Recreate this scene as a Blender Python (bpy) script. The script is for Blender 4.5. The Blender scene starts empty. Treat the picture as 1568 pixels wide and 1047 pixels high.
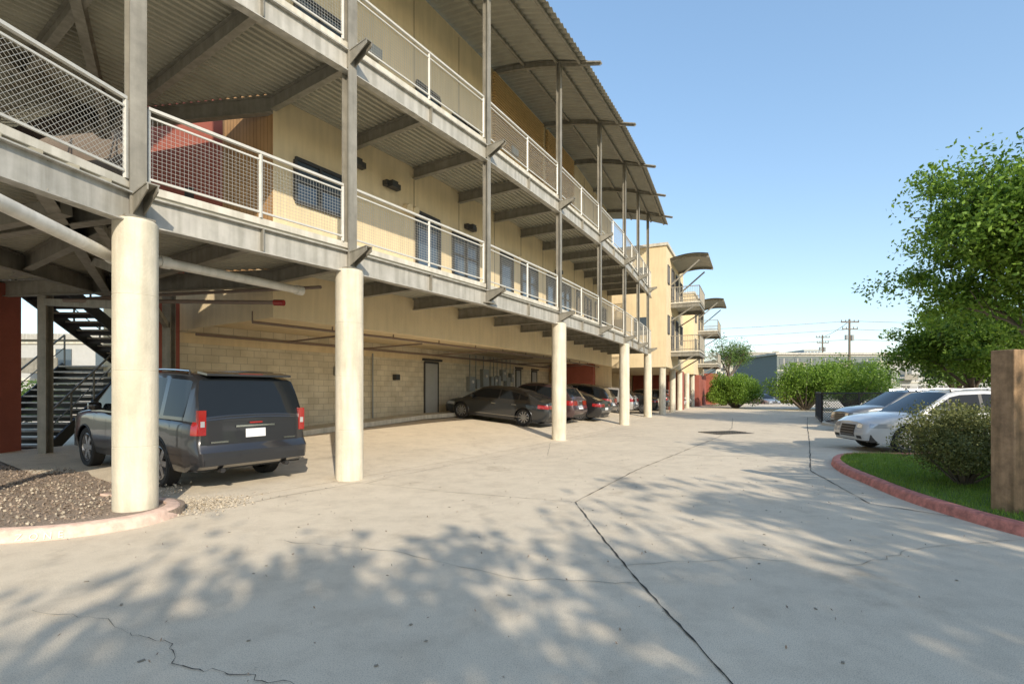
import bpy, math, random
import numpy as np
from mathutils import Vector, Matrix
R=random.Random(7)
scene=bpy.context.scene
COL=scene.collection
# ------------------------------------------------------------------ materials
def new_mat(name):
    m=bpy.data.materials.new(name); m.use_nodes=True
    nt=m.node_tree; b=nt.nodes['Principled BSDF']; return m,nt,b
def mat(name,col,rough=.7,metal=0,var=.12,scale=3,bump=.0,bscale=60,coat=0,stain=0,spec=.5):
    m,nt,b=new_mat(name); N=nt.nodes; Lk=nt.links
    b.inputs['Roughness'].default_value=rough; b.inputs['Metallic'].default_value=metal
    b.inputs['Coat Weight'].default_value=coat
    b.inputs['Specular IOR Level'].default_value=spec
    tc=N.new('ShaderNodeTexCoord')
    if var>0:
        n=N.new('ShaderNodeTexNoise'); n.inputs['Scale'].default_value=scale; n.inputs['Detail'].default_value=8; n.inputs['Roughness'].default_value=.65
        Lk.new(tc.outputs['Object'],n.inputs['Vector'])
        r=N.new('ShaderNodeValToRGB'); r.color_ramp.elements[0].position=.3; r.color_ramp.elements[1].position=.7
        r.color_ramp.elements[0].color=(*[c*(1-var) for c in col],1); r.color_ramp.elements[1].color=(*[min(1,c*(1+var)) for c in col],1)
        Lk.new(n.outputs['Fac'],r.inputs['Fac']); out=r.outputs['Color']
        if stain>0:
            mp=N.new('ShaderNodeMapping'); mp.inputs['Scale'].default_value=(5,5,.5); Lk.new(tc.outputs['Object'],mp.inputs['Vector'])
            n2=N.new('ShaderNodeTexNoise'); n2.inputs['Scale'].default_value=1.5; n2.inputs['Detail'].default_value=6; Lk.new(mp.outputs['Vector'],n2.inputs['Vector'])
            r2=N.new('ShaderNodeValToRGB'); r2.color_ramp.elements[0].position=.38; r2.color_ramp.elements[1].position=.6
            r2.color_ramp.elements[0].color=(1-stain,1-stain,1-stain*1.1,1); r2.color_ramp.elements[1].color=(1,1,1,1)
            Lk.new(n2.outputs['Fac'],r2.inputs['Fac'])
            mx=N.new('ShaderNodeMix'); mx.data_type='RGBA'; mx.blend_type='MULTIPLY'; mx.inputs[0].default_value=1
            Lk.new(out,mx.inputs[6]); Lk.new(r2.outputs['Color'],mx.inputs[7]); out=mx.outputs[2]
        Lk.new(out,b.inputs['Base Color'])
    else: b.inputs['Base Color'].default_value=(*col,1)
    if bump>0:
        n3=N.new('ShaderNodeTexNoise'); n3.inputs['Scale'].default_value=bscale; n3.inputs['Detail'].default_value=5; Lk.new(tc.outputs['Object'],n3.inputs['Vector'])
        bp=N.new('ShaderNodeBump'); bp.inputs['Strength'].default_value=bump; bp.inputs['Distance'].default_value=.02
        Lk.new(n3.outputs['Fac'],bp.inputs['Height']); Lk.new(bp.outputs['Normal'],b.inputs['Normal'])
    return m
def leafmat(name,c1,c2,tr=.35):
    m,nt,b=new_mat(name); N=nt.nodes; Lk=nt.links
    g=N.new('ShaderNodeNewGeometry'); r=N.new('ShaderNodeValToRGB')
    tc=N.new('ShaderNodeTexCoord'); n=N.new('ShaderNodeTexNoise'); n.inputs['Scale'].default_value=1.1; Lk.new(tc.outputs['Object'],n.inputs['Vector'])
    ma=N.new('ShaderNodeMath'); ma.operation='MULTIPLY_ADD'; ma.inputs[1].default_value=.6
    mb=N.new('ShaderNodeMath'); mb.operation='MULTIPLY'; mb.inputs[1].default_value=.5
    Lk.new(n.outputs['Fac'],mb.inputs[0]); Lk.new(g.outputs['Random Per Island'],ma.inputs[0]); Lk.new(mb.outputs[0],ma.inputs[2])
    r.color_ramp.elements[0].position=.15; r.color_ramp.elements[1].position=.9
    r.color_ramp.elements[0].color=(*c1,1); r.color_ramp.elements[1].color=(*c2,1)
    Lk.new(ma.outputs[0],r.inputs['Fac']); Lk.new(r.outputs['Color'],b.inputs['Base Color'])
    b.inputs['Roughness'].default_value=.55
    t=N.new('ShaderNodeBsdfTranslucent'); Lk.new(r.outputs['Color'],t.inputs['Color'])
    mx=N.new('ShaderNodeMixShader'); mx.inputs[0].default_value=tr
    Lk.new(b.outputs[0],mx.inputs[1]); Lk.new(t.outputs[0],mx.inputs[2]); Lk.new(mx.outputs[0],N['Material Output'].inputs['Surface'])
    return m
def concrete(name,c,dark=.62):
    m,nt,b=new_mat(name); N=nt.nodes; Lk=nt.links
    tc=N.new('ShaderNodeTexCoord'); b.inputs['Roughness'].default_value=.9; b.inputs['Specular IOR Level'].default_value=.3
    def noise(s,d,rg,p0,p1,c0,c1,src=None):
        n=N.new('ShaderNodeTexNoise'); n.inputs['Scale'].default_value=s; n.inputs['Detail'].default_value=d; n.inputs['Roughness'].default_value=rg
        Lk.new(src or tc.outputs['Object'],n.inputs['Vector'])
        r=N.new('ShaderNodeValToRGB'); r.color_ramp.elements[0].position=p0; r.color_ramp.elements[1].position=p1
        r.color_ramp.elements[0].color=(*c0,1); r.color_ramp.elements[1].color=(*c1,1)
        Lk.new(n.outputs['Fac'],r.inputs['Fac']); return r.outputs['Color'],n.outputs['Fac']
    a,_=noise(.35,10,.6,.3,.7,[x*dark for x in c],c)
    a2,_=noise(2.2,9,.75,.33,.55,(.84,.83,.82),(1,1,1))
    a3,f3=noise(130,3,.7,.40,.50,(.66,.66,.66),(1.0,1.0,1.0))
    a4,_=noise(.8,6,.65,.30,.40,(.80,.785,.77),(1,1,1))
    o=a
    for q in (a2,a3,a4):
        mx=N.new('ShaderNodeMix'); mx.data_type='RGBA'; mx.blend_type='MULTIPLY'; mx.inputs[0].default_value=1
        Lk.new(o,mx.inputs[6]); Lk.new(q,mx.inputs[7]); o=mx.outputs[2]
    Lk.new(o,b.inputs['Base Color'])
    bp=N.new('ShaderNodeBump'); bp.inputs['Strength'].default_value=.15; bp.inputs['Distance'].default_value=.004
    Lk.new(f3,bp.inputs['Height']); Lk.new(bp.outputs['Normal'],b.inputs['Normal'])
    return m
def blockmat(name,c,bw,bh,mort=.012,dk=.6):
    m,nt,b=new_mat(name); N=nt.nodes; Lk=nt.links
    uv=N.new('ShaderNodeUVMap'); br=N.new('ShaderNodeTexBrick'); Lk.new(uv.outputs[0],br.inputs['Vector'])
    br.inputs['Scale'].default_value=1; br.inputs['Brick Width'].default_value=bw; br.inputs['Row Height'].default_value=bh
    br.inputs['Mortar Size'].default_value=mort; br.inputs['Mortar Smooth'].default_value=.3
    br.inputs['Color1'].default_value=(*[x*.92 for x in c],1); br.inputs['Color2'].default_value=(*[x*1.07 for x in c],1); br.inputs['Mortar'].default_value=(*[x*dk for x in c],1)
    n=N.new('ShaderNodeTexNoise'); n.inputs['Scale'].default_value=2; n.inputs['Detail'].default_value=8; Lk.new(uv.outputs[0],n.inputs['Vector'])
    r=N.new('ShaderNodeValToRGB'); r.color_ramp.elements[0].position=.3; r.color_ramp.elements[1].position=.65; r.color_ramp.elements[0].color=(.80,.78,.74,1)
    Lk.new(n.outputs['Fac'],r.inputs['Fac'])
    mx=N.new('ShaderNodeMix'); mx.data_type='RGBA'; mx.blend_type='MULTIPLY'; mx.inputs[0].default_value=1
    Lk.new(br.outputs['Color'],mx.inputs[6]); Lk.new(r.outputs['Color'],mx.inputs[7]); Lk.new(mx.outputs[2],b.inputs['Base Color'])
    bp=N.new('ShaderNodeBump'); bp.inputs['Strength'].default_value=.6; bp.inputs['Distance'].default_value=.01; bp.invert=True
    Lk.new(br.outputs['Fac'],bp.inputs['Height']); Lk.new(bp.outputs['Normal'],b.inputs['Normal']); b.inputs['Roughness'].default_value=.9
    return m
M={}
M['stucco']=mat('stucco_cream',(.72,.585,.37),.9,var=.06,scale=1.2,bump=.25,bscale=90,stain=.08)
M['block']=blockmat('block_wall',(.68,.61,.46),.4,.2,.010,.70)
M['cedar']=blockmat('cedar_planks',(.46,.27,.12),.14,20,.008,.35)
M['red']=mat('red_stucco',(.31,.09,.06),.85,var=.12,scale=2,bump=.2)
M['recess_shade']=mat('shaded_recess_wall',(.17,.13,.095),.85,var=.12,scale=2,bump=.2)  # dark brown base colour stands in for the shade of the breezeway recess
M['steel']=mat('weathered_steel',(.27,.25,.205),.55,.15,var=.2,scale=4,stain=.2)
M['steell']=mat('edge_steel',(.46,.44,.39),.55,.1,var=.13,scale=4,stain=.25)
M['deckm']=mat('corrugated_galvanised',(.42,.395,.31),.55,.15,var=.12,scale=2)
M['roofm']=mat('roof_corrugated',(.34,.33,.28),.5,.2,var=.12,scale=2)
M['rail']=mat('railing_paint',(.56,.54,.48),.5,.1,var=.1,scale=6)
M['wire']=mat('railing_wire',(.45,.44,.40),.5,.2,var=0)
M['col']=mat('column_concrete',(.68,.62,.49),.85,var=.12,scale=2.5,bump=.3,bscale=40,stain=.2)
M['slab']=mat('deck_edge_concrete',(.60,.565,.48),.85,var=.1,scale=3,stain=.2)
M['glass']=mat('window_glass',(.06,.085,.11),.06,0,var=0,spec=.9)
M['frame']=mat('dark_frame',(.04,.04,.04),.5,var=0)
M['pipe']=mat('pvc_pipe',(.70,.67,.60),.5,var=.08,scale=3,stain=.15)
M['dpipe']=mat('dark_pipe',(.20,.15,.12),.6,var=.1)
M['door']=mat('door_paint',(.36,.365,.35),.6,var=.05)
M['box']=mat('meter_box',(.29,.30,.29),.5,.1,var=.08)
M['drive']=concrete('driveway_concrete',(.80,.695,.535),.87)
M['asph']=mat('ground_dry',(.22,.21,.13),.95,var=.25,scale=.3)
M['crack']=mat('crack_filler',(.05,.045,.04),.95,var=.2)
M['hair']=mat('hairline_crack',(.26,.23,.18),.95,var=.2)
M['curbred']=mat('red_curb_paint',(.58,.22,.17),.8,var=.4,scale=9,bump=.3,bscale=30)
M['curbfade']=mat('faded_curb_paint',(.68,.49,.39),.85,var=.25,scale=9,bump=.3,bscale=30)
M['white']=mat('white_paint',(.76,.70,.63),.7,var=.1)
M['mulch']=mat('mulch',(.30,.235,.18),.95,var=.5,scale=30,bump=1,bscale=40)
M['gravel']=mat('gravel_stones',(.46,.40,.31),.9,var=.35,scale=14)
M['grassb']=mat('grass_soil',(.13,.19,.04),.95,var=.3,scale=3)
M['wood']=mat('weathered_wood',(.36,.23,.13),.85,var=.4,scale=6,stain=.45,bump=.4,bscale=25)
M['louvre']=mat('wood_louvre',(.58,.39,.17),.7,var=.15,scale=5)
M['bark']=mat('bark',(.16,.13,.10),.95,var=.3,scale=8,bump=.6,bscale=30)
M['leafA']=leafmat('leaves_bright',(.055,.13,.012),(.27,.42,.05),.42)
M['leafB']=leafmat('leaves_dark',(.04,.09,.018),(.15,.25,.045))
M['leafC']=leafmat('shrub_leaves',(.08,.10,.02),(.27,.28,.09),.25)
M['blade']=leafmat('grass_blades',(.13,.24,.02),(.33,.48,.07),.3)
M['tyre']=mat('tyre_rubber',(.02,.02,.02),.85,var=0)
M['rim']=mat('alloy_rim',(.42,.42,.43),.3,.8,var=0)
M['trim']=mat('black_trim',(.02,.02,.021),.5,var=0)
M['cglass']=mat('car_glass',(.012,.015,.018),.06,0,var=0,spec=.28)
M['chrome']=mat('chrome',(.7,.7,.7),.15,1,var=0)
M['tail']=mat('tail_lamp',(.28,.015,.015),.15,var=0,coat=1)
M['lamp']=mat('head_lamp',(.45,.47,.49),.08,.3,var=0,coat=1)
M['plate']=mat('licence_plate',(.75,.76,.76),.4,var=.1,scale=40)
M['far']=mat('far_wall',(.42,.42,.40),.9,var=.06)
M['farb']=mat('far_tower',(.36,.44,.50),.7,var=.05)
M['fargreen']=mat('far_wall_green',(.16,.185,.175),.9,var=.1)
# ------------------------------------------------------------------ mesh builder
V=Vector
class MB:
    def __init__(s): s.v=[];s.f=[];s.m=[];s.uv={};s.mats=[]
    def mi(s,k):
        if k not in s.mats: s.mats.append(k)
        return s.mats.index(k)
    def add(s,vs,fs,k,uv=None):
        o=len(s.v); s.v+= [tuple(v) for v in vs]; i=s.mi(k)
        for j,f in enumerate(fs):
            s.f.append(tuple(o+a for a in f)); s.m.append(i)
            if uv: s.uv[len(s.f)-1]=uv[j]
    def quad(s,a,b,c,d,k,uv=None): s.add([a,b,c,d],[(0,1,2,3)],k,[uv] if uv else None)
    def obox(s,c,ax,ay,az,k):
        c=V(c);ax=V(ax);ay=V(ay);az=V(az)
        vs=[c+sx*ax+sy*ay+sz*az for sz in(-1,1) for sy in(-1,1) for sx in(-1,1)]
        s.add(vs,[(0,2,3,1),(4,5,7,6),(0,1,5,4),(2,6,7,3),(0,4,6,2),(1,3,7,5)],k)
    def box(s,c,sz,k,rot=0):
        ca,sa=math.cos(rot),math.sin(rot)
        s.obox(c,(ca*sz[0]/2,sa*sz[0]/2,0),(-sa*sz[1]/2,ca*sz[1]/2,0),(0,0,sz[2]/2),k)
    def beam(s,p,q,w,h,k,off=0,zo=0):
        p=V(p);q=V(q);d=(q-p);L=d.length
        if L<1e-6:return
        d/=L; side=d.cross(V((0,0,1)))
        if side.length<1e-4: side=V((1,0,0))
        side.normalize(); up=side.cross(d).normalized()
        c=(p+q)/2+side*off+up*zo
        s.obox(c,d*L/2,side*w/2,up*h/2,k)
    def ibeam(s,p,q,w,h,k,t=.018):
        s.beam(p,q,w,t,k,0,h/2-t/2); s.beam(p,q,w,t,k,0,-h/2+t/2); s.beam(p,q,t*.8,h-2*t-.002,k)
    def tube(s,p,q,r,k,n=8,r2=None,cap=True):
        p=V(p);q=V(q);d=(q-p)
        if d.length<1e-6:return
        d.normalize(); a=d.orthogonal().normalized(); b=d.cross(a); r2=r if r2 is None else r2
        vs=[];fs=[]
        for i in range(n):
            t=2*math.pi*i/n; o=a*math.cos(t)+b*math.sin(t); vs+= [p+o*r,q+o*r2]
        for i in range(n):
            j=(i+1)%n; fs.append((2*i,2*j,2*j+1,2*i+1))
        if cap: fs.append(tuple(2*i for i in range(n))[::-1]); fs.append(tuple(2*i+1 for i in range(n)))
        s.add(vs,fs,k)
    def prism(s,poly,z0,z1,k):
        n=len(poly); vs=[(p[0],p[1],z0) for p in poly]+[(p[0],p[1],z1) for p in poly]
        fs=[tuple(range(n))[::-1],tuple(range(n,2*n))]+[(i,(i+1)%n,n+(i+1)%n,n+i) for i in range(n)]
        s.add(vs,fs,k)
    def lathe(s,prof,c,axis,k,n=28):
        axis=V(axis).normalized(); a=axis.orthogonal().normalized(); b=axis.cross(a); c=V(c)
        vs=[];fs=[];m=len(prof)
        for i in range(n):
            t=2*math.pi*i/n; o=a*math.cos(t)+b*math.sin(t)
            for r,h in prof: vs.append(c+o*r+axis*h)
        for i in range(n):
            j=(i+1)%n
            for q in range(m-1): fs.append((i*m+q,j*m+q,j*m+q+1,i*m+q+1))
        s.add(vs,fs,k)
    def build(s,name,parent=None,smooth=None,fix=True):
        me=bpy.data.meshes.new(name); me.from_pydata(s.v,[],s.f)
        for k in s.mats: me.materials.append(M[k] if isinstance(k,str) else k)
        me.polygons.foreach_set('material_index',s.m)
        if s.uv:
            ul=me.uv_layers.new(name='UVMap')
            for fi,u in s.uv.items():
                for li,c in zip(me.polygons[fi].loop_indices,u): ul.data[li].uv=c
        if fix:
            import bmesh
            bm=bmesh.new(); bm.from_mesh(me); bmesh.ops.recalc_face_normals(bm,faces=bm.faces); bm.to_mesh(me); bm.free()
        if smooth is not None:
            me.shade_smooth(); me.set_sharp_from_angle(angle=math.radians(smooth))
        me.update()
        ob=bpy.data.objects.new(name,me); COL.objects.link(ob)
        if parent: ob.parent=parent
        return ob
def empty(name):
    e=bpy.data.objects.new(name,None); COL.objects.link(e); return e
# ------------------------------------------------------------------ site path
P=[(-4.95,6.7),(-3.02,9.46),(-.65,13.1),(1.56,16.9),(3.54,20.6),(5.36,24.3),(6.88,27.8),(8.32,31.2),(9.2,33.3)]
Nn=[(-.82,.57),(-.83,.56),(-.85,.525),(-.873,.487),(-.89,.456),(-.908,.42),(-.919,.395),(-.921,.39),(-.921,.39)]
def pt(s,d,z=0):
    i=min(int(s),7) if s>=0 else 0; f=s-i
    x=P[i][0]+(P[i+1][0]-P[i][0])*f; y=P[i][1]+(P[i+1][1]-P[i][1])*f
    nx=Nn[i][0]+(Nn[i+1][0]-Nn[i][0])*f; ny=Nn[i][1]+(Nn[i+1][1]-Nn[i][1])*f
    return V((x+nx*d,y+ny*d,z))
def slope(s): return float(np.interp(s,[0,1,2,3],[.02,.03,.06,.085]))
def gz(s,d): return slope(s)*max(0,min(d,9))
END=7.6
# ------------------------------------------------------------------ ground
g=MB(); g.quad((-600,-300,-.03),(700,-300,-.03),(700,1500,-.03),(-600,1500,-.03),'asph'); g.build('ground')
g=MB(); g.quad((-30,-40,0),(60,-40,0),(60,75,0),(-30,75,0),'drive'); g.build('driveway')
g=MB(); ss=np.linspace(0,8,33); ds=[0,.4,1,2,3,4.5,6,7.5,9]
vs=[];fs=[]
for s_ in ss:
    for d in ds: vs.append(pt(s_,d,gz(s_,d)+.004))
n=len(ds)
for i in range(len(ss)-1):
    for j in range(n-1): fs.append((i*n+j,i*n+j+1,(i+1)*n+j+1,(i+1)*n+j))
g.add(vs,fs,'drive')
g.build('parking_floor')
def polyline(mb,pts,w,k,jit=.0,z=.008,sub=1):
    out=[]
    for a,b in zip(pts[:-1],pts[1:]):
        L=math.dist(a,b); m=max(1,int(L/sub))
        for i in range(m):
            t=i/m; out.append((a[0]+(b[0]-a[0])*t+R.uniform(-jit,jit),a[1]+(b[1]-a[1])*t+R.uniform(-jit,jit)))
    out.append(pts[-1])
    prev=None
    for i,p in enumerate(out):
        q=out[min(i+1,len(out)-1)]; o=out[max(i-1,0)]
        dx,dy=q[0]-o[0],q[1]-o[1]; L=math.hypot(dx,dy) or 1
        ww=w*R.uniform(.3,1.5)/2; a=(p[0]-dy/L*ww,p[1]+dx/L*ww,z); b=(p[0]+dy/L*ww,p[1]-dx/L*ww,z)
        if prev: mb.quad(prev[0],prev[1],b,a,k)
        prev=(a,b)
g=MB()
polyline(g,[(.93,7.5),(1.02,5.5),(1.1,4.3),(1.24,2.87),(1.4,1.2)],.014,'crack',.006,sub=.07)
polyline(g,[(.93,7.5),(2.5,10.4),(4.4,13.4),(7.2,17.8),(9.5,22),(13,30)],.016,'crack',.01,sub=.15)
polyline(g,[(6.9,5.0),(5.2,7.4),(6.1,10.4),(9.0,15.4),(14.2,24.5),(18,31)],.02,'crack',.01,sub=.2)
polyline(g,[(-4.7,6.0),(-3.5,8.0),(-2.7,9.1),(-.3,12.7),(1.9,16.5),(5.7,23.9)],.010,'hair',.01,sub=.3)
polyline(g,[(.93,7.5),(-.9,8.2),(-2.8,9.1)],.008,'hair',.02,sub=.15)
polyline(g,[(1.1,4.35),(0,4.45),(-1.2,5.2),(-2.6,5.6)],.006,'hair',.03,sub=.12)
polyline(g,[(1.05,4.8),(2.3,5.0),(3.3,4.8),(4.2,5.3),(5.6,5.6)],.006,'hair',.03,sub=.12)
polyline(g,[(-2.6,3.45),(-2.2,3.3),(-2.0,3.05),(-1.4,2.9),(-.9,2.75),(-.3,2.6)],.006,'crack',.025,sub=.05)
polyline(g,[(-3.6,3.8),(-2.9,3.65),(-2.6,3.45)],.005,'hair',.02,sub=.08)
polyline(g,[(2.5,10.4),(.9,12.8),(1.2,16.0)],.008,'hair',.02,sub=.2)
polyline(g,[(4.0,13),(5.9,12.6),(7.1,12.9)],.02,'crack',.03,sub=.15)
polyline(g,[(-2.9,9.9),(-3.25,9.15),(-2.6,8.95),(-2.3,9.6)],.012,'hair',.01,sub=.2)
for i in range(60):
    x=R.uniform(-5,6);y=R.uniform(2.6,14); g.box((x,y,.006),(R.uniform(.015,.04),R.uniform(.01,.02),.004),'hair',R.uniform(0,3))
g.build('pavement_cracks')
g=MB()
g.box((8.3,19.6,.006),(1.7,.9,.006),'crack',.3)
for i in range(14): g.beam((8.3-.75+i*.115,19.2+.0+i*.035,.02),(8.3-1.0+i*.115,19.95+i*.035,.02),.03,.03,'steel')
g.build('storm_drain_grate')
# ------------------------------------------------------------------ apartment building
bld=empty('apartment_building')
WT=13.0; DW=2.5; DG=6.8
w=MB(); wb=MB()
def wall(mb,p,q,z0,z1,k,u0=0):
    L=math.dist((p[0],p[1]),(q[0],q[1]))
    mb.quad((p[0],p[1],z0),(q[0],q[1],z0),(q[0],q[1],z1),(p[0],p[1],z1),k,[(u0,z0),(u0+L,z0),(u0+L,z1),(u0,z1)])
    return u0+L
u=0
sl=[1,2,3,4,5,6,7,END]
for a,b in zip(sl[:-1],sl[1:]):
    wall(w,pt(a,DW),pt(b,DW),3.2,WT,'stucco')
    u=wall(wb,pt(a,DG),pt(b,DG),-.1,3.4,'block',u)
    A,B,C,D=pt(a,DW,3.2),pt(b,DW,3.2),pt(b,DW+.3,3.2),pt(a,DW+.3,3.2); w.quad(A,B,C,D,'stucco')
    w.quad(pt(a,DW+.3,3.2),pt(b,DW+.3,3.2),pt(b,DW+.3,3.4),pt(a,DW+.3,3.4),'stucco')
    w.quad(pt(a,DW+.3,3.4),pt(b,DW+.3,3.4),pt(b,DG,3.4),pt(a,DG,3.4),'stucco')
    w.quad(pt(a,DW,WT),pt(b,DW,WT),pt(b,12,WT),pt(a,12,WT),'stucco')
    wall(w,pt(a,12),pt(b,12),-.1,WT,'stucco')
    gg=gz(a,DG); g2=gz(b,DG)
    wb.beam(pt(a,DG-.55,gg+.03),pt(b,DG-.55,g2+.03),1.1,.16,'slab')
    wb.beam(pt(a,DG-.03,3.02),pt(b,DG-.03,3.02),.05,.26,'stucco')
for a in np.arange(1.5,7.5,.5):
    for z0,z1 in ((4.4,7.6),(8.1,12.9)):
        p=pt(a,DW-.006); w.beam((p.x,p.y,z0),(p.x,p.y,z1),.015,.012,'dpipe')
wall(w,pt(END,DW),pt(END,12),-.1,WT,'stucco'); wall(w,pt(1,DG),pt(1,12),-.1,WT,'stucco')
wall(w,pt(1,DW),pt(1,DG),3.2,4.3,'stucco')
wc=MB(); wall(wc,pt(1,DW),pt(1,4.6),4.3,WT,'cedar'); wall(wc,pt(1,4.6),(-9.3,12.6),4.3,WT,'red'); wall(wc,(-9.3,12.6),(-14.5,13.6),4.3,WT,'recess_shade')  # last wall is a dark sheet in place of the shaded breezeway
wall(wc,pt(1,DG-.02),pt(.75,DG+.4),-.1,3.9,'red')
wc.prism([(-11.9,11.75),(-13.6,12.1),(-13.5,12.9),(-11.85,12.3)],-.1,4.15,'red')
wc.prism([pt(7.35,6.2)[:2],pt(END,6.2)[:2],pt(END,3.6)[:2],pt(7.35,3.6)[:2]],0,3.38,'red')
wc.build('accent_walls',bld); w.build('stucco_walls',bld); wb.build('block_wall',bld)
o=MB()
def opening(mb,s0,s1,d,z0,z1,glass='glass',mull=True,fr='frame',fw=.07):
    p=pt(s0,d);q=pt(s1,d); dr=(q-p).normalized(); nrm=V((dr.y,-dr.x,0))
    a=p+nrm*.012;b=q+nrm*.012
    mb.quad((a.x,a.y,z0),(b.x,b.y,z0),(b.x,b.y,z1),(a.x,a.y,z1),glass)
    a=p+nrm*.03;b=q+nrm*.03
    for zz in(z0,z1): mb.beam((a.x,a.y,zz),(b.x,b.y,zz),.08,fw,fr)
    if z1-z0<2: mb.beam((a.x,a.y,z0+(z1-z0)*.5),(b.x,b.y,z0+(z1-z0)*.5),.05,.04,fr)
    ts=[0,1]+([.5] if mull else [])
    for t in ts:
        c=a.lerp(b,t); mb.box((c.x,c.y,(z0+z1)/2),(fw,.084,z1-z0-fw-.002),fr,math.atan2(dr.y,dr.x))
for fl in (4.38,8.08):
    opening(o,1.12,1.42,DW,fl+1.45,fl+2.4)
    opening(o,2.02,2.26,DW,fl+.05,fl+2.35,mull=False)
    opening(o,2.42,2.75,DW,fl+.9,fl+2.25)
    for i in range(3,7):
        opening(o,i+.1,i+.32,DW,fl+.05,fl+2.3,mull=False)
        opening(o,i+.5,i+.85,DW,fl+.9,fl+2.25)
def gdoor(s0,s1):
    p=pt(s0,DG-.03);q=pt(s1,DG-.03); z=gz(s0,DG)+.11
    o.quad((p.x,p.y,z),(q.x,q.y,z),(q.x,q.y,z+2.1),(p.x,p.y,z+2.1),'door')
    for c in(p,q): o.beam((c.x,c.y,z),(c.x,c.y,z+2.14),.07,.07,'frame')
    o.beam((p.x,p.y,z+2.14),(q.x,q.y,z+2.14),.08,.09,'frame')
    pp=pt(s0-.05,DG-.06);qq=pt(s1+.05,DG-.06); o.beam((pp.x,pp.y,z+2.25),(qq.x,qq.y,z+2.25),.12,.09,'frame')
gdoor(3.36,3.60); gdoor(6.4,6.65); gdoor(5.7,5.9)
o.box((-7.4,12.3,5.45),(.9,.12,2.1),'frame',.1); o.box((-9.6,12.7,5.45),(1.0,.12,2.1),'frame',.1)
o.build('doors_and_windows',bld)
fx=MB()
def fbox(s,d,z,sx,sy,sz,k):
    a=pt(s,d);b=pt(s+.01,d); fx.box((a.x,a.y,z),(sx,sy,sz),k,math.atan2(b.y-a.y,b.x-a.x))
for i,(s,z,sx,sz) in enumerate([(4.25,1.9,.5,.7),(4.4,1.9,.3,.45),(4.6,2.2,.6,.9),(4.78,2.05,.28,.5),(4.88,2.0,.28,.6),(4.98,2.1,.28,.5),(5.15,2.4,.5,.6),(5.3,1.9,.5,.8),(5.45,2.3,.3,.5)]):
    fbox(s,DG-.12,z+.05,sx,.2,sz,'box')
    a=pt(s,DG-.06); fx.tube((a.x,a.y,z+sz/2),(a.x,a.y,3.35),.025,'box',6)
    if i%2==0: fx.tube(pt(s,DG-.26,z+.15),pt(s,DG-.2,z+.15),.08,'white',10)
fbox(2.9,DG-.1,2.15,.22,.18,.22,'frame'); fbox(2.2,DG-.08,2.3,.2,.12,.3,'box'); fbox(1.3,DG-.06,1.9,.15,.1,.15,'tail')
fbox(1.75,DG-.08,1.0,.3,.12,.4,'box'); fx.tube(pt(2.6,DG-.08,.2),pt(2.6,DG-.08,3.0),.03,'box',8); fx.tube(pt(5.6,DG-.08,.5),pt(5.6,DG-.08,3.0),.04,'white',8)
for s,z in ((1.5,7.25),(1.78,7.1),(2.62,6.95),(4.4,7.0)):
    fbox(s,DW-.1,z,.5,.16,.14,'frame'); fbox(s-.02,DW-.22,z-.03,.2,.2,.16,'frame')
for s,z in ((1.92,6.7),(1.98,6.7),(3.4,6.7),(4.4,6.5)):
    a=pt(s,DW); c=pt(s,DW-.18); fx.tube((a.x,a.y,z),(c.x,c.y,z-.05),.12,'stucco',12)
for s,z in ((1.62,10.3),(3.3,10.6)):
    fbox(s,DW-.1,z,.5,.2,.25,'box')
for i in range(26):
    z=10.3+i*.1
    for s0,s1 in((2.95,3.95),(4.05,4.9)): fx.beam(pt(s0,DW-.1,z),pt(s1,DW-.1,z),.12,.03,'louvre')
for s0 in np.arange(1,7.3,.5):
    s1=min(s0+.5,END); fx.tube(pt(s0,3.3,3.16),pt(s1,3.3,3.16),.035,'dpipe',6); fx.tube(pt(s0,5.9,3.05),pt(s1,5.9,3.05),.04,'dpipe',6)
    fx.tube(pt(s0,3.3,3.16),pt(s0,3.3,3.4),.02,'dpipe',6)
for s0 in (1.6,2.3,3.2,4.2,5.2,6.2): fx.tube(pt(s0,3.3,3.1),pt(s0,5.9,3.05),.025,'dpipe',6)
fx.tube((-9.5,10.8,3.55),(-4.6,9.9,3.35),.04,'dpipe',8); fx.tube((-4.62,9.9,3.35),(-4.42,9.87,3.34),.06,'tail',8)
fx.tube((-9.5,11.4,3.7),(-3.9,10.4,3.75),.035,'dpipe',8)
def pipe(a,b,r):
    fx.tube(a,b,r,'pipe',16); d=(V(b)-V(a)).normalized()
    fx.tube(V(a)-d*.02,V(a)+d*.12,r*1.22,'pipe',16); fx.tube(V(b)-d*.12,V(b)+d*.02,r*1.22,'pipe',16)
pipe((-5.2,7.55,3.55),(-4.1,9.9,3.58),.075); pipe((-4.95,4.2,3.55),(-5.35,6.9,3.42),.08)
fx.tube((-5.35,6.9,3.42),(-5.2,7.55,3.55),.07,'pipe',12)
fx.build('fixtures_and_pipes',bld,smooth=40)
c=MB()
def column(x,y,z0,z1,r):
    prof=[(r,z0)]
    for j in range(1,4):
        zz=z0+(z1-z0)*j/4; prof+=[(r,zz-.012),(r*.985,zz-.006),(r,zz)]
    prof+=[(r,z1-.03),(r-.02,z1),(0.001,z1)]
    c.lathe(prof,(x,y,0),(0,0,1),'col',40)
for i in (0,1,3,5,7): column(P[i][0],P[i][1],-.05,3.86,.25 if i<2 else .24)
c.build('concrete_columns',bld,smooth=30)
st=MB(); dk=MB(); rl=MB(); wr=MB()
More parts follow.
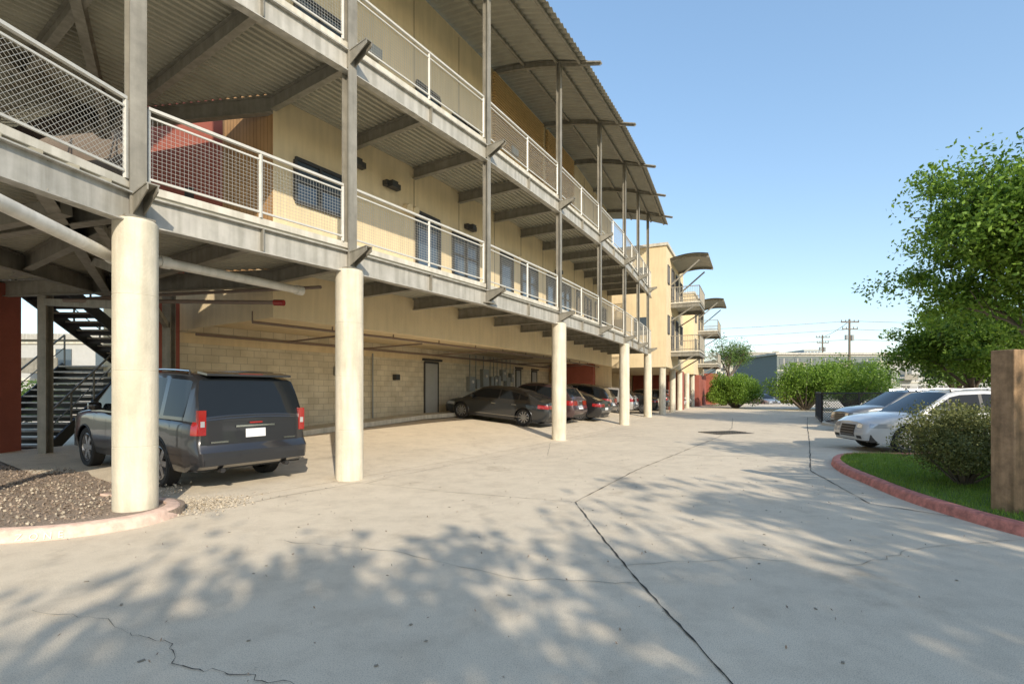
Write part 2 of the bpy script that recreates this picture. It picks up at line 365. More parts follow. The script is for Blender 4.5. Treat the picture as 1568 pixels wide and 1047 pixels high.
def hpost(x,y,z0,z1,ang,k='steel',w_=.17,t=.02):
    ca,sa=math.cos(ang),math.sin(ang); zc=(z0+z1)/2; h=z1-z0
    for sgn in(-1,1): st.box((x-sa*sgn*(w_/2-t/2),y+ca*sgn*(w_/2-t/2),zc),(w_,t,h),k,ang)
    st.box((x,y,zc),(t,w_-2*t-.002,h),k,ang)
def seg_ang(i): 
    i=max(0,min(i,7)); return math.atan2(P[i+1][1]-P[i][1],P[i+1][0]-P[i][0])
def railing(p,q,z,mid=2,sp=.055,diag=False):
    p=V((p[0],p[1],z));q=V((q[0],q[1],z)); d=(q-p);L=d.length;d/=L
    p=p+d*.14;q=q-d*.14;L-=.28
    H=1.03
    rl.beam(p+V((0,0,H)),q+V((0,0,H)),.055,.04,'rail')
    rl.beam(p+V((0,0,H-.11)),q+V((0,0,H-.11)),.025,.025,'rail'); rl.beam(p+V((0,0,.09)),q+V((0,0,.09)),.03,.03,'rail')
    for i in range(mid+1):
        c_=p+d*L*i/mid; rl.beam(c_,c_+V((0,0,H-.024)),.045,.045,'rail')
    if diag:
        n=int(L/.07)
        for i in range(-12,n+1):
            for sg in (1,-1):
                a=i*.07
                xa,xb=(a,a+.8) if sg>0 else (a+.8,a)
                za,zb=.1,.9
                def cl(xa,za,xb,zb):
                    if xa>xb: xa,za,xb,zb=xb,zb,xa,za
                    if xb<0 or xa>L: return None
                    if xa<0: za+= (zb-za)*(0-xa)/(xb-xa); xa=0
                    if xb>L: zb=za+(zb-za)*(L-xa)/(xb-xa); xb=L
                    return xa,za,xb,zb
                r_=cl(xa,za,xb,zb)
                if r_: wr.tube(p+d*r_[0]+V((0,0,r_[1])),p+d*r_[2]+V((0,0,r_[3])),.0026,'wire',3,cap=False)
    else:
        n=int(L/sp)
        for i in range(1,n): 
            c_=p+d*L*i/n; wr.tube(c_+V((0,0,.1)),c_+V((0,0,H-.12)),.0026,'wire',3,cap=False)
        for j in range(1,int(.82/sp)): wr.tube(p+V((0,0,.1+j*sp)),q+V((0,0,.1+j*sp)),.0026,'wire',3,cap=False)
def clip(poly,p,d):
    ts=[]
    n=len(poly)
    for i in range(n):
        a=poly[i];b=poly[(i+1)%n]; ex,ey=b[0]-a[0],b[1]-a[1]
        den=d[0]*ey-d[1]*ex
        if abs(den)<1e-9: continue
        t=((a[0]-p[0])*ey-(a[1]-p[1])*ex)/den; uu=((a[0]-p[0])*d[1]-(a[1]-p[1])*d[0])/den
        if -1e-6<=uu<=1+1e-6: ts.append(t)
    return (min(ts),max(ts)) if len(ts)>=2 else None
def deck(poly,z,dirv,pitch=.15):
    dk.prism(poly,z-.10,z,'slab')
    d=V((dirv[0],dirv[1])).normalized(); nn=V((-d.y,d.x))
    pr=[p[0]*nn.x+p[1]*nn.y for p in poly]; a=min(pr)+.06
    dk.prism(poly,z-.108,z-.103,'deckm')
    while a<max(pr)-.03:
        q=nn*a; r_=clip(poly,q,d)
        if r_ and r_[1]-r_[0]>.1:
            p0=q+d*r_[0];p1=q+d*r_[1]
            vs=[];h=pitch*.28;b_=pitch*.16
            for pp in(p0,p1): vs+=[(pp.x+nn.x*h,pp.y+nn.y*h,z-.109),(pp.x+nn.x*b_,pp.y+nn.y*b_,z-.155),(pp.x-nn.x*b_,pp.y-nn.y*b_,z-.155),(pp.x-nn.x*h,pp.y-nn.y*h,z-.109)]
            dk.add(vs,[(0,1,5,4),(1,2,6,5),(2,3,7,6),(0,3,2,1),(4,5,6,7)],'deckm')
        a+=pitch
PM=(-5.35,4.6); PMM=(-5.9,2.2)
P0in=pt(0,DW);P1in=pt(1,DW)
for z in (4.38,8.08):
    zb=z-.16
    for i in range(0,8):
        s1=i+1 if i<7 else END
        A,B,C,D=pt(i,0),pt(s1,0),pt(s1,DW-.01),pt(i,DW-.01)
        dr=(B-A).normalized()
        deck([(A.x,A.y),(B.x,B.y),(C.x,C.y),(D.x,D.y)],z,(dr.x,dr.y))
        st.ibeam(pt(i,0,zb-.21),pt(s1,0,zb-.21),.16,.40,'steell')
        for t in ((0,.5) if i<7 else (0,)):
            ss_=i+t*(s1-i)
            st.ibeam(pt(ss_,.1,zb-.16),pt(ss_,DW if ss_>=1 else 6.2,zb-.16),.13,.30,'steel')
            if t==.5: st.beam(pt(ss_,.0,zb-.2),pt(ss_,-.09,zb-.2),.02,.36,'steel')
        a0=pt(i,.05,zb-.08);a1=pt(i,-.55,zb-.02)
        nx=V((a1.x-a0.x,a1.y-a0.y,0)).normalized(); sd=V((-nx.y,nx.x,0))
        for sg in(-1,1):
            o_=sd*sg*.05
            st.add([a0+o_+V((0,0,.02)),a1+o_+V((0,0,.02)),a1+o_+V((0,0,-.05)),a0+o_+V((0,0,-.28)),a0+o_*1.3+V((0,0,.02)),a1+o_*1.3+V((0,0,.02)),a1+o_*1.3+V((0,0,-.05)),a0+o_*1.3+V((0,0,-.28))],
              [(0,1,2,3),(4,7,6,5),(0,4,5,1),(1,5,6,2),(2,6,7,3),(0,3,7,4)],'steel')
        st.beam(a0+V((0,0,.03)),a1+V((0,0,.03)),.15,.018,'steel')
        railing(pt(i,0),pt(s1,0),z)
    railing(pt(END,0),pt(END,DW),z)
    l1=[PMM,PM,P[0],(P0in.x,P0in.y),(-14,8.13),(-14,2.2)]
    deck(l1,z,(P[1][0]-P[0][0],P[1][1]-P[0][1]),.16)
    l2=[(P0in.x,P0in.y),(P1in.x,P1in.y),(-14,12.3),(-14,8.13)]
    deck(l2,z,(P[1][0]-P[0][0],P[1][1]-P[0][1]),.16)
    for a,b in((PMM,PM),(PM,P[0])):
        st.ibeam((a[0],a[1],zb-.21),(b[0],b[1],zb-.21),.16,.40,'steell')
        railing(a,b,z,mid=1,diag=True)
    st.ibeam((P1in.x,P1in.y,zb-.2),(-14,12.3,zb-.2),.15,.36,'steel')
    for (a,b) in (((-5.3,4.8),(-14,5.6)),((-5.0,6.6),(-14,9.4)),((-8.2,2.4),(-9.6,12.0)),((-11.4,2.4),(-12.2,12.2)),((-5.2,5.6),(-9.5,12))):
        st.ibeam((a[0],a[1],zb-.19),(b[0],b[1],zb-.19),.15,.34,'steel')
for i in range(8):
    hpost(P[i][0],P[i][1],3.87,12.45,seg_ang(i),w_=.19 if i<2 else .15)
    st.box((P[i][0],P[i][1],3.88),(.34,.34,.03),'steel',seg_ang(i))
hpost(PMM[0],PMM[1],0,12.4,seg_ang(0))
for x,y in ((-10.9,11.9),(-8.35,12.4),(-13.3,9.2)): hpost(x,y,0,4.0,0,w_=.2)
st.beam((-5.05,6.8,3.2),(-7.6,9.2,4.0),.12,.14,'steel'); st.beam((-5.6,6.9,3.9),(-8.4,12.4,3.2),.1,.12,'steel'); st.beam((-6,5,3.4),(-9.5,8.8,4.05),.12,.12,'steel')
st.beam((-7.5,9.9,3.3),(-10.9,11.9,3.7),.12,.16,'steel'); st.beam((-5.6,6.4,3.95),(-12.5,8.2,3.5),.14,.2,'steel')
dk.build('walkway_decks',bld)
rl.build('railings',bld); wr.build('railing_mesh',bld,fix=False)
rf=MB()
dl=[2.6,1.6,.7,0,-1.0]; zl=[13.05,12.93,12.74,12.55,12.2]
def ptx(s,d,z):
    if s>=0: return pt(s,d,z)
    a=pt(0,d,z);b=pt(.5,d,z); return a+(a-b)*(-s*2)
step=.22/4/4.1
s_=-.9;k_=0
vs=[];fs=[]
while s_<END+.25:
    off=(0,0,.06,.06)[k_%4]
    ss_=min(s_,7.99)
    for d,z in zip(dl,zl): vs.append(ptx(ss_,d,z+off))
    s_+=step;k_+=1
m_=len(dl)
for i in range(k_-1):
    for j in range(m_-1): fs.append((i*m_+j,i*m_+j+1,(i+1)*m_+j+1,(i+1)*m_+j))
rf.add(vs,fs,'roofm')
rf.build('canopy_roof',bld)
for i in list(range(0,8)):
    for j in range(m_-1):
        a=ptx(i,dl[j],zl[j]-.10);b=ptx(i,dl[j+1],zl[j+1]-.10)
        if j<3: st.ibeam(a,b,.12,.18,'steel',.014)
        else:
            b=ptx(i,dl[j+1]-.45,zl[j+1]-.19); st.beam(a,b,.16,.04,'steel',0,.04)
            st.beam(a+V((0,0,-.05)),b+V((0,0,.0)),.02,.09,'steel')
for i in range(0,8):
    s1=i+1 if i<7 else END+.2
    for d,z in((-.75,12.24),(.05,12.50),(1.3,12.82)): st.beam(ptx(i,d,z),ptx(s1,d,z),.08,.08,'steel')
st.build('steel_frame',bld)
sm=MB()
def flight(x0,x1,y0,y1,z0,z1,k='frame'):
    n=max(2,int(abs(z1-z0)/.175))
    for i in range(n):
        t=(i+.5)/n; y=y0+(y1-y0)*t; z=z0+(z1-z0)*(i+1)/n
        sm.box(((x0+x1)/2,y,z),(x1-x0,.27,.045),'slab')
        sm.box(((x0+x1)/2,y+.13*(1 if y1>y0 else -1),z-.09),(x1-x0,.01,.12),k)
    for x in(x0-.03,x1+.03):
        sm.beam((x,y0,z0),(x,y1,z1),.05,.3,k)
        sm.beam((x,y0,z0+1),(x,y1,z1+1),.04,.04,'steel'); sm.beam((x,y0,z0+.6),(x,y1,z1+.6),.02,.02,'steel')
        for i in range(5):
            t=i/4; yy=y0+(y1-y0)*t; zz=z0+(z1-z0)*t; sm.beam((x,yy,zz),(x,yy,zz+1),.035,.035,'steel')
flight(-14.2,-12.1,13.2,16.2,0,2.4); flight(-12.35,-11.2,16.2,12.6,2.4,4.3)
flight(-10.6,-9.4,7.2,11.4,4.4,7.9)
sm.box((-12.8,16.9,2.37),(3.0,1.4,.1),'slab')
sm.build('staircase',bld)
# ------------------------------------------------------------------ second building
b2=empty('apartment_building')
A2=V((10.3,34,0)); u2=V((.43,.903,0)); n2=V((-.903,.43,0))
def q2(s,d,z): return A2+u2*s+n2*d+V((0,0,z))
m2=MB()
def mass(s0,s1,d0,d1,z0,z1,k):
    ps=[q2(s0,d0,0),q2(s1,d0,0),q2(s1,d1,0),q2(s0,d1,0)]; m2.prism([(p.x,p.y) for p in ps],z0,z1,k)
mass(0,9,0,12,3.2,11.3,'stucco'); mass(9,17,.9,12,3.2,10.6,'stucco'); mass(17,28,0,12,3.2,11.0,'stucco')
mass(-.1,9.1,-.12,12.1,11.303,11.5,'slab'); mass(16.9,28.1,-.12,12,11.003,11.2,'slab')
mass(0,28,6.5,12,0,3.19,'stucco')
mass(19.5,27.9,-.25,6.4,0,3.19,'red'); mass(28.1,36,-1.2,5,0,3.6,'red')
mass(9.2,10.4,.1,1.2,0,3.19,'red')
m2.build('walls',b2)
d2=MB()
def open2(s0,s1,z0,z1,d=0):
    a=q2(s0,d-.012,z0);b=q2(s1,d-.012,z0); d2.quad(a,b,b+V((0,0,z1-z0)),a+V((0,0,z1-z0)),'glass')
    for t in(0,.5,1): c_=a.lerp(b,t)-n2*.02; d2.beam(c_,c_+V((0,0,z1-z0)),.06,.06,'frame')
    for zz in(0,z1-z0): d2.beam(a-n2*.02+V((0,0,zz)),b-n2*.02+V((0,0,zz)),.07,.07,'frame')
for z in(4.5,7.9):
    open2(.5,1.2,z+1,z+2.2); open2(2.2,3.4,z,z+2.3); open2(4.4,5.6,z,z+2.3); open2(7,8.2,z+.8,z+2.2); open2(10.5,12,z+.8,z+2.2,.9); open2(14,15.5,z+.8,z+2.2,.9)
    open2(18,19.2,z+.5,z+2.2); open2(21.5,23,z,z+2.3); open2(24.5,26,z,z+2.3)
    a=q2(-.012,1.2,z+.9);b=q2(-.012,2.1,z+.9); d2.quad(a,b,b+V((0,0,1.2)),a+V((0,0,1.2)),'glass')
    for c_ in(a,b): d2.beam(c_,c_+V((0,0,1.2)),.06,.06,'frame')
def balcony(s0,s1,dep):
    for z in(4.4,7.8):
        ps=[q2(s0,-.01,0),q2(s1,-.01,0),q2(s1,-dep,0),q2(s0,-dep,0)]
        d2.prism([(p.x,p.y) for p in ps],z-.1,z,'slab')
        for a,b in((q2(s0,0,z),q2(s0,-dep,z)),(q2(s0,-dep,z),q2(s1,-dep,z)),(q2(s1,-dep,z),q2(s1,0,z))):
            d2.ibeam(a+V((0,0,-.25)),b+V((0,0,-.25)),.12,.28,'steel')
            for hh in(1.05,.1): d2.beam(a+V((0,0,hh)),b+V((0,0,hh)),.05,.05,'steel')
            L=(b-a).length; n=int(L/.11)
            for i in range(n+1): c_=a.lerp(b,i/n); d2.beam(c_,c_+V((0,0,1.03)),.018,.018,'steel')
        for s in(s0,s1): d2.beam(q2(s,-dep+.1,z-.2),q2(s,0,z-1.3),.08,.08,'steel')
    n=8
    for i in range(n):
        t0,t1=i/n,(i+1)/n; f=lambda t:10.55+.42*math.sin(math.pi*(.15+.6*t))
        a=q2(s0-.4,-(dep+.6)*t0,f(t0));b=q2(s1+.4,-(dep+.6)*t0,f(t0));c_=q2(s1+.4,-(dep+.6)*t1,f(t1));e=q2(s0-.4,-(dep+.6)*t1,f(t1))
        d2.quad(a,b,c_,e,'roofm'); up=V((0,0,.07)); d2.quad(a+up,b+up,c_+up,e+up,'roofm'); d2.quad(e,c_,c_+up,e+up,'roofm') if i==n-1 else None
        for s in(s0,s1): d2.beam(q2(s,-(dep+.6)*t0,f(t0)-.08),q2(s,-(dep+.6)*t1,f(t1)-.08),.1,.14,'steel')
    for s in(s0,s1): d2.beam(q2(s,-dep,10.6),q2(s,0,9.0),.08,.1,'steel')
balcony(2,6,1.9); balcony(21,26.3,1.9)
for s in(.3,5,9,14,18.5): d2.lathe([(.22,0),(.22,3.2)],q2(s,.3,0),(0,0,1),'col',16)
d2.build('balconies_and_openings',b2)
# ------------------------------------------------------------------ cars
paints={}
def paint(c,metal=.35):
    if c not in paints:
        paints[c]=mat('car_paint',c,.28,metal,var=0,coat=.8)
    return paints[c]
CFG={
'xl':dict(L=5.7,W=2.02,H=1.90,wb=3.3,ro=1.25,r=.40,gc=.33,sh=[(0,1.16),(3.9,1.16),(4.6,1.14),(5.45,1.05),(5.7,.98)],cr=.07,
   C=[(.04,1.14),(.20,1.62),(.27,1.80),(.5,1.87),(1.5,1.91),(3.0,1.90),(3.5,1.84),(4.35,1.18)],rw=.27,ws=3.5,pil=[(1.15,1.28,'b'),(2.28,2.36,'t'),(3.3,3.34,'t')],gx=(.42,4.05),wt=.80,
   rear=[(0,.12),(.42,.06),(.45,-.06),(.72,-.05),(.76,.03),(1.2,.05),(2,.05)],front=[(0,-.15),(.5,0),(1.1,-.08)],tz=(.93,1.32),tl=.14,seams=[1.3,2.33,3.45],rails=True),
'suv':dict(L=4.75,W=1.9,H=1.62,wb=2.75,ro=.97,r=.365,gc=.26,sh=[(0,1.06),(.5,1.07),(3.2,1.0),(3.8,.98),(4.4,.88),(4.75,.74)],cr=.07,
   C=[(.1,1.04),(.38,1.38),(.52,1.52),(.9,1.60),(1.8,1.64),(2.4,1.61),(2.65,1.55),(3.5,1.0)],rw=.5,ws=2.62,pil=[(1.0,1.1,'b'),(1.88,1.96,'t'),(2.68,2.72,'t')],gx=(.62,3.25),wt=.76,
   rear=[(0,.2),(.4,.06),(.5,-.02),(.68,0),(.75,.05),(1.05,.1),(2,.1)],front=[(0,-.3),(.3,-.06),(.5,0),(.9,-.12),(1.2,-.2)],tz=(.82,1.02),tl=.5,seams=[1.05,1.92,2.85],rails=True),
'sedan':dict(L=4.95,W=1.88,H=1.42,wb=2.93,ro=1.07,r=.34,gc=.2,sh=[(0,.97),(.5,.99),(3.3,.92),(3.9,.88),(4.7,.74),(4.95,.64)],cr=.05,
   C=[(.22,.96),(.95,1.22),(1.5,1.36),(2.2,1.43),(2.9,1.42),(3.1,1.38),(3.95,.9)],rw=1.25,ws=3.05,pil=[(1.3,1.36,'t'),(2.2,2.27,'t')],gx=(.95,3.7),wt=.70,
   rear=[(0,.25),(.35,.08),(.5,0),(.7,.02),(.97,.08),(2,.1)],front=[(0,-.3),(.25,-.05),(.45,0),(.8,-.15),(1.2,-.25)],tz=(.74,.88),tl=.45,seams=[1.3,2.23,3.3],rails=False),
}
def car(kind,color,loc,head,pitch=0,metal=.35,name='parked_car'):
    c=CFG[kind]; L,W=c['L'],c['W']; pm=paint(color,metal); mb=MB()
    r=c['r'];Ra=r*1.14;gc=c['gc']; ax=[c['ro'],c['ro']+c['wb']]
    sh=lambda x:float(np.interp(x,*zip(*c['sh'])))
    def hw(x):
        f=1
        if x<.5: t=max(0,x/.5); f=.87+.13*math.sqrt(max(0,1-(1-t)**2))
        if L-x<.9: t=max(0,(L-x)/.9); f=min(f,.72+.28*math.sqrt(max(0,1-(1-t)**2)))
        return W/2*f
    shz=max(z for _,z in c['sh'])
    pr=lambda z:float(np.interp(z,[gc,gc+.15,.55,.62,shz-.12,shz-.04,shz],[.93,.975,.985,1,.985,.965,.93]))
    xr=lambda z:float(np.interp(z,*zip(*c['rear']))); xf=lambda z:float(np.interp(z,*zip(*c['front'])))
    def wx(x,z): return x+xr(z)*max(0,1-x/.6)+xf(z)*max(0,1-(L-x)/.6)
    def zlow(x):
        for a in ax:
            if abs(x-a)<Ra: return r+math.sqrt(max(0,Ra*Ra-(x-a)**2))
        return gc+(.06 if x<.3 or x>L-.3 else 0)
    xs=set(np.linspace(0,L,30).tolist())|{.03,.08,.2,.35,L-.03,L-.08,L-.3,L-.5}
    for a in ax:
        for t in np.linspace(0,math.pi,15): xs.add(a+Ra*.9995*math.cos(t))
        xs|={a-Ra-.004,a+Ra+.004}
    xs=sorted(xs)
    fr=[0,.08,.2,.35,.5,.65,.8,.9,.96,1]
    vs=[];nrow=len(fr)+3;loopn=2*nrow-1
    for x in xs:
        z0=zlow(x);z1=sh(x);h=[]
        for f in fr:
            z=z0+(z1-z0)*f
            zz=z+(shz-z1)*f
            h.append((wx(x,z),hw(x)*pr(zz),z))
        h.append((wx(x,z1),hw(x)*.84,z1+c['cr']*.45)); h.append((wx(x,z1),hw(x)*.5,z1+c['cr']*.85)); h.append((wx(x,z1),0,z1+c['cr']))
        vs+=h+[(a,-b,d) for a,b,d in h[-2::-1]]
    fs=[]
    for i in range(len(xs)-1):
        for j in range(loopn-1): fs.append((i*loopn+j,i*loopn+j+1,(i+1)*loopn+j+1,(i+1)*loopn+j))
    for i in(0,len(xs)-1):
        for j in range(nrow-1):
            a=i*loopn+j;b=a+1;cc=i*loopn+loopn-1-j;d=cc-1
            fs.append((a,b,d,cc) if b!=d else (a,b,cc))
    mb.add(vs,fs,pm)
    mb.obox((L/2,0,gc+.12),(L/2-.15,0,0),(0,W/2-.12,0),(0,0,.1),'trim')
    for a in ax: mb.obox((a,0,r+.2),(Ra,0,0),(0,W/2-.3,0),(0,0,.3),'trim')
    Cx=[p[0] for p in c['C']]; c0,c1=Cx[0],Cx[-1]
    zr=lambda x:float(np.interp(x,*zip(*c['C'])))
    cs=set(np.linspace(c0,c1,34).tolist())|set(Cx)|{c['gx'][0],c['gx'][1],c['rw'],c['ws'],c0+.02,c1-.05}
    for a,b,_ in c['pil']: cs|={a,b}
    cs=sorted(cs); H=c['H']; vs=[]
    for x in cs:
        zb=sh(x)-.03; zt=zr(x); wbm=hw(x)*.945; wt=W/2*c['wt']*(1-.06*max(0,1-x/1.2))
        def yy(z): t=(z-zb)/(H-zb); return wbm+(wt-wbm)*max(0,min(1,t))**1.25
        z1=min(zt,zb+.07); z2=max(z1,zt-.085); z3=max(z2,zt-.02)
        h=[(x,yy(zb),zb),(x,yy(z1),z1),(x,yy(z2),z2),(x,yy(z3)-.01,z3),(x,yy(z3)*.90,zt+.012),(x,yy(z3)*.5,zt+.035),(x,0,zt+.045)]
        vs+=h+[(a,-b,d) for a,b,d in h[-2::-1]]
    n=13
    def addc(sel,k):
        f=[]
        for i in range(len(cs)-1):
            xm=(cs[i]+cs[i+1])/2
            for j in range(n-1):
                jj=j if j<6 else 11-j
                if jj==1:
                    t='g' if c['gx'][0]<xm<c['gx'][1] else 'b'
                    for a,b,kk in c['pil']:
                        if a<xm<b: t=kk
                    if zr(xm)-sh(xm)<.14: t='b'
                elif jj>=4: t='g' if ((xm<c['rw'] and zr(xm)>sh(xm)+.06) or xm>c['ws']) else 'b'
                elif jj==3 and xm<c['rw'] and kind!='sedan': t='g' if zr(xm)>sh(xm)+.1 else 'b'
                else: t='b'
                if t==sel: f.append((i*n+j,i*n+j+1,(i+1)*n+j+1,(i+1)*n+j))
        if f: mb.add(vs,f,k)
    addc('b',pm);addc('g','cglass');addc('t','trim')
    def patch(x0,x1,z0,z1,k,off=.004,nx=6,nz=3,sides=(1,-1)):
        for sg in sides:
            vv=[];ff=[]
            for i in range(nx+1):
                for j in range(nz+1):
                    x=x0+(x1-x0)*i/nx; z=z0+(z1-z0)*j/nz; zz=z+(shz-sh(x))*max(0,min(1,(z-zlow(x))/(sh(x)-zlow(x))))
                    vv.append((wx(x,z)+(-off if x<.3 else 0),sg*(hw(x)*pr(zz)+off),z))
            for i in range(nx):
                for j in range(nz): a=i*(nz+1)+j; ff.append((a,a+1,a+nz+2,a+nz+1))
            mb.add(vv,ff,k)
    def rpatch(y0,y1,z0,z1,k,off=.006,front=False):
        vv=[];ff=[]
        for i in range(2):
            for j in range(5):
                z=z0+(z1-z0)*j/4; xx=(L+xf(z)+off) if front else xr(z)-off
                vv.append((xx,[y0,y1][i],z))
        for j in range(4): ff.append((j,j+1,j+6,j+5))
        mb.add(vv,ff,k)
    we=hw(0)
    t0,t1=c['tz']
    patch(.002,c['tl'],t0,min(t1,sh(.1)-.02),'tail',.008,8)
    if kind=='xl':
        for sg in(1,-1):
            mb.obox((.07,sg*(we-.03),(t0+t1)/2),(.045,0,0),(0,.055,0),(0,0,(t1-t0)/2),'tail')
            mb.obox((.055,sg*(we-.03),(t0+t1)/2-.02),(.035,0,0),(0,.03,0),(0,0,.045),'lamp')
        rpatch(-.78,.78,.76,.775,'trim'); rpatch(-.74,.74,1.12,1.132,'trim')
        rpatch(-.745,-.733,.78,1.12,'trim'); rpatch(.733,.745,.78,1.12,'trim')
        rpatch(-.17,.17,.86,1.0,'plate',.012); rpatch(-.33,.33,1.035,1.065,'chrome',.02)
        rpatch(-.85,.85,.46,.56,'trim',.01); rpatch(-.3,.3,.50,.6,'trim',.014)
        rpatch(.45,.72,.80,.825,'chrome',.01); rpatch(-.72,-.5,.80,.825,'chrome',.01)
        rpatch(-.11,.11,1.09,1.115,'tail',.025)
        mb.obox((.33,0,1.90),(.16,0,.02),(0,.72,0),(0,0,.018),pm); mb.obox((.19,0,1.895),(.01,0,0),(0,.2,0),(0,0,.012),'tail')
        mb.beam((.12,.05,1.3),(.17,-.35,1.36),.02,.02,'trim')
        for sg in(1,-1): mb.tube((.1,sg*.55,.36),(-.02,sg*.55,.36),.04,'trim',8)
    else:
        if kind=='suv': rpatch(-we*.95,-we*.4,t0,t1,'tail',.008); rpatch(we*.4,we*.95,t0,t1,'tail',.008)
        else: rpatch(-we*.95,-we*.35,t0,t1,'tail',.008); rpatch(we*.35,we*.95,t0,t1,'tail',.008); rpatch(-we*.35,we*.35,t0+.03,t0+.05,'chrome',.008)
        rpatch(-.26,.26,t0-.16 if kind=='sedan' else .66,t0-.04 if kind=='sedan' else .79,'plate',.01)
        rpatch(-we*.85,we*.85,.3,.42,'trim',.008)
    hz=sh(L-.2)
    patch(L-.62,L-.10,hz-.16,hz-.05,'lamp',.006,8)
    wf=hw(L)
    rpatch(-wf*.5,wf*.5,.40,hz-.1,'trim',.008,True); rpatch(-wf*.95,-wf*.62,hz-.17,hz-.07,'lamp',.01,True); rpatch(wf*.62,wf*.95,hz-.17,hz-.07,'lamp',.01,True)
    rpatch(-wf*.95,-wf*.62,.36,.44,'trim',.008,True); rpatch(wf*.62,wf*.95,.36,.44,'trim',.008,True)
    for zz in np.arange(.44,hz-.14,.07): rpatch(-wf*.48,wf*.48,zz,zz+.01,'rim',.014,True)
    for x in c['seams']:
        z0=max(gc+.1,zlow(x)+.02); patch(x,x+.009,z0,sh(x)-.02,'trim',.003,1,5)
    patch(ax[0]+Ra+.02,ax[1]-Ra-.02,gc+.0,gc+.11,'trim',.006,6,1)
    patch(c['seams'][0],c['seams'][-1],gc+.13,gc+.14,'chrome' if kind!='xl' else 'trim',.006,6,1)
    for x in c['seams'][:2]:
        z=sh(x)-.17
        for sg in(1,-1): mb.obox((x+.2,sg*(hw(x)+.012),z),(.1,0,0),(0,.018,0),(0,0,.018),pm if kind=='xl' else 'chrome')
    for a in ax:
        for sg in(1,-1):
            prev=None
            for t in np.linspace(-.12,math.pi+.12,19):
                x=a+Ra*math.cos(t);z=r+Ra*math.sin(t); p=V((x,sg*(hw(x)*pr(min(z,.8))-.005),z))
                if prev: mb.tube(prev,p,.018,'trim' if kind=='xl' else pm,6,cap=False)
                prev=p
    if c['rails']:
        for sg in(1,-1):
            xs_=np.linspace(.75,c['ws']-.1,7); wt=W/2*c['wt']
            for a,b in zip(xs_[:-1],xs_[1:]): mb.tube((a,sg*(wt-.09),zr(a)+.06),(b,sg*(wt-.09),zr(b)+.06),.016,'chrome',6)
            for x in(xs_[0],xs_[3],xs_[-1]): mb.tube((x,sg*(wt-.09),zr(x)),(x,sg*(wt-.09),zr(x)+.055),.02,'trim',6)
    mx=c['gx'][1]-.25
    for sg in(1,-1):
        mb.lathe([(.001,-.11),(.06,-.10),(.085,-.04),(.085,.05),(.06,.10),(.001,.11)],(mx,sg*(W/2+.06),sh(mx)+.1),(0,1,0),pm,12); mb.obox((mx+.02,sg*(W/2-.05),sh(mx)+.04),(.03,0,0),(0,.08,0),(0,0,.02),'trim')
    for a in ax:
        for sg in(1,-1):
            y=sg*(W/2-.14); cen=V((a,y,r)); axs=V((0,sg,0)); rr=r*.70
            mb.lathe([(rr,-.1),(r*.93,-.115),(r,-.09),(r,.09),(r*.93,.115),(rr*1.04,.105),(rr,.09)],cen,axs,'tyre',36)
            mb.lathe([(rr,.09),(rr*.96,.095),(rr*.9,.06),(rr*.88,-.06)],cen,axs,'rim',36)
            mb.lathe([(rr*.9,.0),(0.001,.0)],cen,axs,'trim',24)
            mb.lathe([(rr*.2,.02),(rr*.18,.075),(.001,.08)],cen,axs,'rim',16)
            ns=6 if kind=='xl' else 10
            for q in range(ns):
                t=2*math.pi*q/ns; dd=V((math.cos(t),0,math.sin(t))); tt=V((-math.sin(t),0,math.cos(t)))
                mb.obox(cen+dd*rr*.53+axs*.065,dd*rr*.42,tt*(.045 if kind=='xl' else .022),axs*.014,'rim')
    ob=mb.build(name,smooth=32)
    h=V((head[0],head[1],0)).normalized(); ang=math.atan2(h.y,h.x)
    ob.matrix_world=Matrix.Translation(V(loc))@Matrix.Rotation(ang,4,'Z')@Matrix.Rotation(-pitch,4,'Y')@Matrix.Translation(V((-L/2,0,0)))
    return ob
car('xl',(.032,.033,.037),(-6.67,10.17,.07),(-.83,.56),.02)
car('sedan',(.03,.033,.036),(-.4,21.45,.36),(-.88,.47),.08)
car('suv',(.075,.045,.045),(.95,23.85,.34),(-.88,.47),.08)
car('sedan',(.02,.02,.022),(2.4,26.1,.30),(-.89,.45),.08)
car('suv',(.018,.018,.02),(3.4,28.9,.34),(-.9,.43),.08)
car('suv',(.42,.42,.42),(5.9,34.0,.2),(-.92,.4),.05)
car('sedan',(.02,.02,.022),(8.3,37.2,.05),(-.9,.43))
car('suv',(.03,.03,.035),(10.4,41.5,.05),(-.9,.43))
car('sedan',(.6,.6,.6),(13.2,46.3,.0),(-.9,.43),metal=.1)
car('suv',(.3,.31,.32),(15.2,50.5,.0),(-.9,.43))
car('sedan',(.03,.03,.04),(17.2,54.4,.0),(-.9,.43))
car('suv',(.58,.58,.57),(11.65,13.9,0),(-.995,.10),metal=.05)
car('suv',(.16,.17,.18),(15.5,20.2,0),(-.985,.13))
car('suv',(.10,.04,.04),(34,66,-.3),(-.3,1)); car('sedan',(.35,.03,.03),(37.5,66,-.3),(.2,-1)); car('sedan',(.25,.26,.28),(30.3,62,-.3),(.2,-1)); car('suv',(.05,.05,.06),(31,70,-.3),(.2,1))
